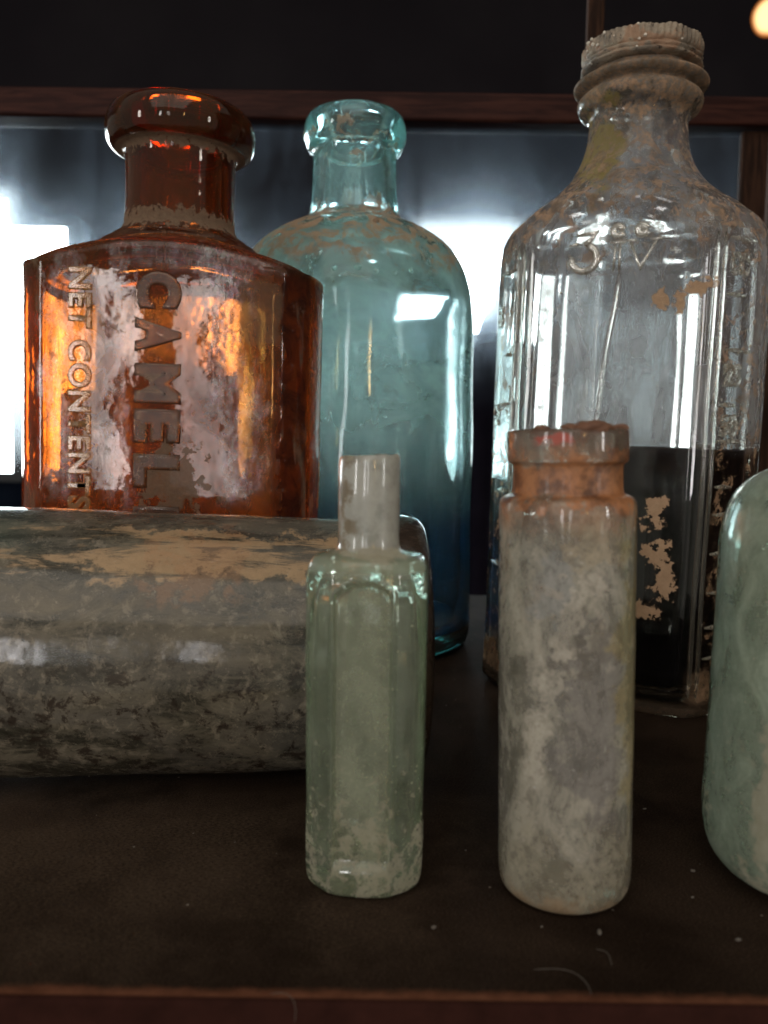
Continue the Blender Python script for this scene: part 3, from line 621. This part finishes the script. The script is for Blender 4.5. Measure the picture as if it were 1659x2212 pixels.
# ---- 4 dirty bottle lying on its side --------------------------------------------
def lying_mats():
    def base(n, inner):
        x, y, z = n.xyz()       # z runs along the bottle (to the right), -x is up
        al = n.map((1, 1, .45)); fine = n.noise(10, 8, .78, .3); m1 = n.noise(1.4, 9, .74, .6, al); m2 = n.noise(.55, 6, .65, .8, al)
        streak = n.noise(1.6, 7, .7, .6, n.map((1.6, 1.6, .3)))
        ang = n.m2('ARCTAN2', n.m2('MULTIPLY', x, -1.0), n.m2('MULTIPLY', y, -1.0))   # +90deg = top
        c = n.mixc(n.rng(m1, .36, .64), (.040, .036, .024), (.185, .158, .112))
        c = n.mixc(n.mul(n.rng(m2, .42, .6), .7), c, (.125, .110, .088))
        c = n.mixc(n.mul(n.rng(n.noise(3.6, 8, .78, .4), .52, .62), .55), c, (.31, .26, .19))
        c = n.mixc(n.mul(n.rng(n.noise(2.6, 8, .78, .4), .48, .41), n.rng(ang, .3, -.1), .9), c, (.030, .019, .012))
        up = n.mul(n.rng(n.m2('ADD', ang, n.rng(n.noise(.9, 6, .7), .3, .7, -.16, .16)), .70, .78), n.rng(n.m2('ADD', ang, n.rng(n.noise(1.2, 6, .7), .3, .7, -.14, .14)), 1.16, 1.10))
        tan = n.mul(up, n.rng(n.m2('ADD', n.mul(streak, 1), n.rng(z, 4.5, 9, -.05, .10)), .50, .60))
        c = n.mixc(tan, c, n.mixc(n.noise(3, 6, .7), (.33, .22, .12), (.56, .38, .22)))
        org = n.blob((-1.9, -1.8, 9.4), (.5, 1.2, .7), .4, 1.8, .3); c = n.mixc(n.mul(org, .3), c, (.50, .25, .12))
        c = n.mixc(n.mul(n.rng(fine, .58, .68), .45), c, (.50, .44, .34)); c = n.mixc(n.mul(n.rng(fine, .42, .32), .6), c, (.02, .016, .012))
        grn = n.mul(n.rng(z, 7.0, 5.2), n.rng(ang, .75, .95), .5); c = n.mixc(grn, c, (.10, .14, .11))
        lip = n.rng(z, 12.75, 12.85); c = n.mixc(lip, c, n.mixc(n.noise(3, 6), (.015, .010, .007), (.085, .055, .036)))
        b = n.node('BsdfPrincipled', {'Base Color': c, 'Roughness': n.rng(fine, .3, .7, .55, .75), 'Specular IOR Level': .2, 'Coat Weight': n.mx(n.rng(m1, .42, .6, 1., .55), lip), 'Coat Roughness': .08,
                   'Normal': n.bump(n.m2('ADD', fine, n.mul(m1, .6)), .45, .05), 'Coat Normal': n.bump(n.m2('ADD', n.noise(1.2, 3), n.mul(fine, .06)), .25, .06)}).outputs[0]
        s = n.mixs(.12, b, n.node('BsdfTranslucent', {'Color': c}).outputs[0])
        g = n.glass((.93, .97, .93), .03, 1.5, n.bump(fine, .1, .03))
        s = n.mixs(n.rng(n.m2('ADD', m1, n.mul(fine, .25)), .40, .66, .58, .96), g, s)
        return s, None
    return [two_sided('dirt_caked_glass', base)]
LY = lying_mats()
def lying():
    t = thing('lying_bottle', 'dirt-caked glass bottle lying on its side in front of the amber bottle', 'bottle', (-13, 16.68, 2.785), (0, R(90.22), R(2.5)))
    outer = [(0, .5), (2.2, .12), (2.5, 0), (2.74, .12), (2.77, .5), (2.76, 2), (2.74, 5), (2.66, 9), (2.58, 12.0), (2.52, 12.35), (2.36, 12.62), (2.30, 12.85), (2.34, 12.95), (2.58, 13.0), (2.70, 13.2), (2.71, 13.5), (2.62, 13.78), (2.3, 13.9), (2.05, 13.88)]
    inner = [(1.95, 13.7), (2.0, 13), (2.15, 12.5), (2.28, 12), (2.36, 9), (2.48, 5), (2.5, 1.2), (2.2, .6), (1.0, .7), (0, .9)]
    link('body', revolve('body', outer, inner, 144, .03, .5, 2.2), LY, t)
lying()

# ---- 5 small green vial with broken neck --------------------------------------------
def green_mats(nm, tint, dens, filmc, hz, frost_z=None):
    def base(n, inner):
        x, y, z = n.xyz(); fine = n.noise(16, 6, .7); med = n.noise(1.8, 5, .62, .7, n.map((1, 1, .6)))
        g = n.glass((.97, 1, .97), .04, 1.5, n.bump(n.m2('ADD', n.mul(n.noise(2.2, 2), 1.), n.mul(fine, .08)), .25, .03))
        A = n.absorb(tint, dens)
        if inner:
            f = n.rng(med, .3, .7, .04, .22)
            return n.mixs(f, g, n.dust(filmc, .5)), A
        f = n.m2('ADD', n.rng(med, .3, .7, hz * .6, hz * 1.3), n.mul(n.rng(fine, .45, .7), .12))
        if frost_z: f = n.mul(f, n.rng(n.m2('ABSOLUTE', x), .47, .40, .70, 1.25))
        if frost_z: f = n.mx(f, n.mul(n.rng(z, frost_z - .1, frost_z + .05), n.rng(n.noise(3, 5, .6), .3, .6, .6, .93))); f = n.mx(f, n.mul(n.rng(z, 4.75, 5.1), .66)); filmo = n.mixc(n.rng(z, frost_z, frost_z + .08), n.mixc(n.rng(n.m2('ABSOLUTE', x), .47, .40), filmc, (.31, .325, .225)), n.mixc(n.rng(n.m2('ADD', x, n.rng(n.noise(3, 5, .7), .3, .7, -.2, .2)), -.18, -.40), n.mixc(n.noise(2.5, 6, .7), (.30, .30, .26), (.50, .49, .44)), (.27, .21, .14)))
        if not frost_z: filmo = filmc
        film = n.mixs(.72, n.dust(filmo, .55), n.node('BsdfPrincipled', {'Base Color': filmo, 'Roughness': .3, 'Coat Weight': 1., 'Coat Roughness': .03, 'Normal': n.bump(fine, .15, .02)}).outputs[0])
        s = n.mixs(f, g, film)
        bub = n.mul(n.rng(n.vor(5.5), .11, .05), n.rng(n.noise(1.3), .42, .48), .8)
        zn = n.m2('ADD', z, n.rng(n.noise(2.4, 6, .7), .3, .7, -.9, .9))
        dirt = n.mul(n.rng(zn, 1.1, .55), n.rng(zn, .05, .35), .6)
        if frost_z: dirt = n.mx(dirt, n.mul(n.rng(zn, frost_z + 1.9, frost_z + 2.2), .6), n.mul(n.blob((.1, -.5, frost_z + .02), (.45, .5, .10), .3, 3, .3), .8))
        if not frost_z: dirt = n.mul(n.mx(n.blob((-1.28, -1.05, 1.6), (.10, .5, 1.3), .25, 2.5, .3), n.blob((-1.05, -1.2, .5), (.4, .5, .22), .4, 2.5, .3), n.blob((-.75, -1.4, 3.2), (.25, .5, .4), .4, 2, .3)), .7)
        wisp = n.mul(n.rng(n.noise(2.4, 7, .75, 1.4), .56, .64), .45, n.rng(z, 3.5, 1.5))
        s = n.mixs(n.mx(dirt, bub, wisp), s, n.dust(n.mixc(n.noise(4), (.30, .26, .17), (.50, .47, .38)), .3))
        return s, A
    return [two_sided(nm, base)]
GR = green_mats('pale_green_glass', (.74, .90, .74), .55, (.33, .37, .275), .36, 5.22)
def green():
    t = thing('green_vial', 'small pale green square glass vial with a chipped frosted neck, standing in front', 'vial', (-.232, 12.76, .015), (0, 0, R(-4)))
    NN = 240
    poly = [(.50, -.80), (.93, -.42), (.94, .42), (.5, .8), (-.5, .8), (-.94, .42), (-.93, -.42), (-.50, -.80), (0, -.84)]
    sec = polar_section([(a, b) for a, b in round_poly([(p[0] * 2, p[1] * 2) for p in poly], 2)], NN); sec = [s * .4875 for s in sec]
    outer = [(.14, .2, 0, 0, 0), (0, .75, 0, 0, 0), (.01, .86, 0, 0, 0), (.09, .96, 0, 0, 0), (.25, 1, 0, 0, 0), (.6, 1, 0, 0, 0), (4.5, 1.03, 0, 0, 0), (4.98, 1.02, 0, 0, 0), (5.13, .97, 0, .9, .05), (5.20, .84, 0, .76, .3), (5.235, .62, 0, .56, .9), (5.29, .5, 0, .475, 1), (5.9, .5, 0, .475, 1), (6.6, .5, 0, .475, 1), (6.68, .5, 0, .47, 1), (6.72, .5, 0, .44, 1)]
    inner = [(6.70, .5, 0, .36, 1), (6.2, .5, 0, .33, 1), (5.2, .5, 0, .33, 1), (5.0, .6, .1, .45, .8), (4.75, .9, .14, .6, .2), (4.4, 1, .15, 0, 0), (.8, 1, .17, 0, 0), (.45, .85, .16, 0, 0), (.38, .4, .1, 0, 0), (.45, .05, 0, 0, 0)]
    def disp(v, a, r):
        x, y, z = v
        if y < 0 and .35 < z < 5.12:
            # sunk panel with an arched head on the front face
            hw = .44; top = 4.86 - max(0, abs(x) - .12) ** 2 * 1.9
            k = max(0, min(1, (hw - abs(x)) / .05)) * max(0, min(1, (top - z) / .06)) * max(0, min(1, (z - .5) / .06))
            ek = max(0, 1 - abs(abs(x) - hw - .02) / .045) * (1 if .5 < z < top + .1 else 0) + max(0, 1 - abs(z - top - .04) / .05) * (1 if abs(x) < hw else 0)
            if y < -.5: y += .10 * k - .05 * min(1, ek)
        if z > 6.2: z += .05 * x * (z - 6.2) / .5 + .03 * noise.noise(Vector((x * 5, y * 5, 3))) * (z - 6.2) / .5
        return (x, y, z)
    link('body', loft_bottle('body', sec, outer, inner, NN, .014, 1.2, 4.4, disp, .05), GR, t)
green()

# ---- 6 cloudy jar with rusted lip ---------------------------------------------------
def jar_mats():
    def base(n, inner):
        x, y, z = n.xyz(); fine = n.noise(14, 7, .72); m1 = n.noise(1.3, 8, .70, .45, n.map((1, 1, .55), (3.3, 1, 0))); m2 = n.noise(.7, 5, .6, 1.0)
        g = n.glass((1, 1, .98), .05, 1.5, n.bump(n.m2('ADD', n.noise(1.6, 2), n.mul(fine, .06)), .2, .03)); A = n.absorb((.86, .92, .84), .5)
        zq = n.m2('ADD', z, n.rng(n.noise(1.6, 6, .7), .3, .7, -.5, .5))
        c = n.mixc(n.rng(m1, .38, .62), (.25, .232, .190), (.45, .415, .335))
        c = n.mixc(n.mul(n.blob((-.45, -.9, 5.0), (.30, .6, .60), .35, 1.8, .15), .8), c, (.37, .365, .34))
        c = n.mixc(n.mul(n.blob((.25, -1, 2.9), (.52, .8, 1.6), .3, 1.2, .2), .85), c, n.mixc(fine, (.19, .172, .158), (.28, .255, .228)))
        c = n.mixc(n.mul(n.blob((.15, -1, 4.0), (.34, .5, .45), .5, 2.5, .2), .6), c, (.15, .125, .10))
        sb = n.mx(*[n.blob((a, b, d), (e, .6, f_), .45, 3.0, .2) for a, b, d, e, f_ in ((.14, -1, 4.95, .30, .16), (-.08, -1, 4.6, .13, .38), (-.28, -1, 4.05, .16, .40), (-.48, -.9, 3.4, .12, .45), (-.62, -.8, 2.7, .11, .55))])
        c = n.mixc(n.mul(sb, .85), c, (.56, .51, .42))
        c = n.mixc(n.mul(n.rng(n.noise(2.2, 7, .75, .6), .56, .64), n.rng(z, 3, 4.5), .6), c, (.50, .43, .34))
        c = n.mixc(n.mul(n.blob((.35, -.9, 5.65), (.65, .6, .32), .4, 2, .2), .6), c, (.42, .33, .21))
        yl = n.mul(n.blob((.82, -.55, 3.7), (.34, .8, 1.7), .4, 1.5, .3), .65); c = n.mixc(yl, c, (.40, .31, .13))
        c = n.mixc(n.mul(n.rng(zq, 1.5, .7), .7), c, (.43, .39, .29))
        c = n.mixc(n.mul(n.rng(n.noise(9, 5, .7), .63, .69), .8), c, (.62, .60, .54))
        c = n.mixc(n.mul(n.rng(n.noise(5, 8, .8), .50, .40), .5), c, (.13, .11, .09))
        film = n.mixs(.75, n.dust(c, .4), n.node('BsdfPrincipled', {'Base Color': c, 'Roughness': .40, 'Coat Weight': 1., 'Coat Roughness': .03, 'Normal': n.bump(n.m2('ADD', fine, m1), .25, .03)}).outputs[0])
        if inner:
            return n.mixs(n.rng(m2, .3, .7, .1, .4), g, n.dust(c, .4)), A
        f = n.m2('ADD', n.rng(m1, .35, .65, .34, .74), n.mul(n.rng(fine, .5, .7), .1))
        f = n.mul(f, n.rng(z, 6.55, 6.75, 1, .45))
        s = n.mixs(f, g, film)
        zn = n.m2('ADD', z, n.rng(n.noise(2.0, 6, .7), .3, .7, -.22, .22))
        rust = n.mul(n.rng(zn, 5.92, 6.12), n.rng(zn, 6.86, 6.66))
        rust = n.mx(n.mul(rust, .93), n.mul(n.rng(zn, 6.2, 6.5), n.rng(n.noise(2.2, 5, .7), .45, .6), .8), n.mul(n.rng(zn, 7.12, 7.2), .85), n.mul(n.rng(zn, .38, .05), .55), n.mul(n.rng(zn, 5.5, 6.0), .35))
        rc = n.mixc(n.rng(n.noise(2.6, 6, .72), .35, .62), (.10, .035, .014), (.40, .165, .065)); rc = n.mixc(n.rng(z, 6.0, 5.2), rc, (.27, .17, .09))
        rc = n.mixc(n.rng(z, 6.75, 7.1), rc, (.11, .055, .035)); rc = n.mixc(n.mul(n.blob((-.45, -.85, 7.0), (.25, .4, .07), .3, 5, .3), .9), rc, (.42, .045, .02))
        s = n.mixs(rust, s, n.mixs(.75, n.dust(rc, .25), n.node('BsdfPrincipled', {'Base Color': rc, 'Roughness': .32, 'Coat Weight': n.rng(z, 6.6, 6.7, 0, .6), 'Coat Roughness': .08, 'Normal': n.bump(fine, .3, .03)}).outputs[0]))
        return s, A
    return [two_sided('cloudy_glass', base)]
JR = jar_mats()
def jar():
    t = thing('cloudy_jar', 'small cloudy clear glass vial with a rust-stained orange neck and wide lip', 'vial', (2.91, 12.53, .015), (0, R(-1.3), 0))
    outer = [(0, .18), (.68, .05), (.79, 0), (.95, .07), (1.01, .25), (1.02, .6), (1.025, 5.85), (1.025, 6.0), (1.0, 6.11), (.93, 6.16), (.85, 6.18), (.82, 6.24), (.81, 6.6), (.83, 6.64), (.87, 6.66), (.90, 6.70), (.905, 7.08), (.89, 7.14), (.82, 7.16), (.72, 7.15)]
    inner = [(.66, 7.08), (.64, 6.5), (.66, 6.2), (.78, 6.05), (.85, 5.85), (.85, .6), (.68, .32), (.3, .36), (0, .5)]
    b = link('body', revolve('body', outer, inner, 160, .014, 1.1, 7.7, .05), JR, t)
    n = N('rust_crumb'); rm = n.done(n.node('BsdfPrincipled', {'Base Color': n.mixc(n.noise(6, 5), (.07, .03, .018), (.22, .10, .05)), 'Roughness': .7}).outputs[0])
    for (a, r, s) in ((-78, .80, .13), (-100, .78, .07), (-60, .82, .06), (-130, .8, .06), (-30, .8, .06)):
        bm = bmesh.new(); bmesh.ops.create_icosphere(bm, subdivisions=3, radius=1)
        for v in bm.verts: v.co *= 1 + .45 * noise.noise(v.co * 2 + Vector((a, 0, 0))); v.co = Vector((v.co.x * s * 1.9, v.co.y * s * 1.1, v.co.z * s * .7))
        bmesh.ops.translate(bm, verts=bm.verts, vec=(r * math.cos(R(a)), r * math.sin(R(a)), 7.17)); me = bpy.data.meshes.new('rust_crust'); bm.to_mesh(me); bm.free()
        me.polygons.foreach_set('use_smooth', [True] * len(me.polygons)); link('rust_crust', me, rm, t)
jar()

# ---- 7 green vial cut by the right edge ------------------------------------------------
G2 = green_mats('milky_green_glass', (.72, .90, .74), .45, (.31, .365, .28), .68)
def right_vial():
    t = thing('milky_green_bottle', 'milky pale green rounded bottle cut off by the right edge of the photo', 'bottle', (6.93, 12.85, .015), (0, R(.9), 0))
    outer = [(0, .25), (.8, .1), (1.0, 0), (1.3, .12), (1.55, .42), (1.66, .85), (1.68, 1.4), (1.66, 5.3), (1.63, 5.7), (1.48, 6.2), (1.1, 6.55), (.7, 6.68), (.56, 6.8), (.52, 7.4), (.6, 7.45), (.6, 7.9), (.55, 8.0), (.45, 8.0)]
    inner = [(.36, 7.8), (.36, 6.5), (.9, 6.2), (1.3, 5.8), (1.42, 5.2), (1.46, 1.4), (1.3, .7), (.9, .4), (0, .5)]
    link('body', revolve('body', outer, inner, 144, .03, .9, 8.8, .08), G2, t)
right_vial()

# ---- crumbs and fibres on the shelf -------------------------------------------------------
cn = N('pale_crumb'); CR = cn.done(cn.node('BsdfPrincipled', {'Base Color': (.13, .11, .09), 'Roughness': .8}).outputs[0])
def crumbs():
    bm = bmesh.new(); rnd = random.Random(5)
    spots = [(at(1497, 1883, 13.2), .035), (at(1496, 1940, 12.6), .025), (at(1295, 2017, 11.8), .045), (at(937, 2005, 11.9), .03), (at(1006, 1838, 13), .02), (at(1595, 2032, 11.6), .03)]
    pts = []
    for p, r in spots:
        d = p - Vector((0, 0, CAM_H)); q = Vector((0, 0, CAM_H)) + d * (CAM_H / -d.z); pts.append((q.x, q.y, r))
    for i in range(110):
        pts.append((rnd.uniform(-9, 9), rnd.uniform(10.6, 30), abs(rnd.gauss(.008, .006)) + .004))
    for x, y, r in pts:
        m = bmesh.ops.create_icosphere(bm, subdivisions=1, radius=r)
        s = Matrix.Diagonal((rnd.uniform(.8, 1.8), rnd.uniform(.7, 1.3), .6, 1))
        bmesh.ops.transform(bm, verts=m['verts'], matrix=Matrix.Translation((x, y, r * .5)) @ Matrix.Rotation(rnd.uniform(0, 6), 4, 'Z') @ s)
    me = bpy.data.meshes.new('dust_crumbs'); bm.to_mesh(me); bm.free(); o = struct(link('dust_crumbs', me, CR), 'stuff')
    rnd = random.Random(9)
    for k, (px, py) in enumerate(((1225, 2120), (1290, 2060), (640, 2175))):
        d = at(px, py, 10) - Vector((0, 0, CAM_H)); q = Vector((0, 0, CAM_H)) + d * (CAM_H / -d.z); path = []
        a = rnd.uniform(0, 3)
        for i in range(16):
            th = -.2 + i * .13 * (1 if k != 1 else .5); path.append((q.x + (.55 - .12 * k) * math.cos(th) - .3, q.y + .42 * math.sin(th) - .2, .012 + .05 * math.sin(i * .21) ** 2))
        lb = ['thin curled fibre lying near the shelf front between jar and edge', 'short pale fibre lying on the shelf below the cloudy vial', 'thin fibre lying on the reddish shelf edge at left centre'][k]
        f = link('stray_fibre', tube_mesh('stray_fibre', [path], .0035, 5), CR); f['label'] = lb; f['category'] = 'fibre'; f['group'] = 'fibres lying on the shelf'
crumbs()
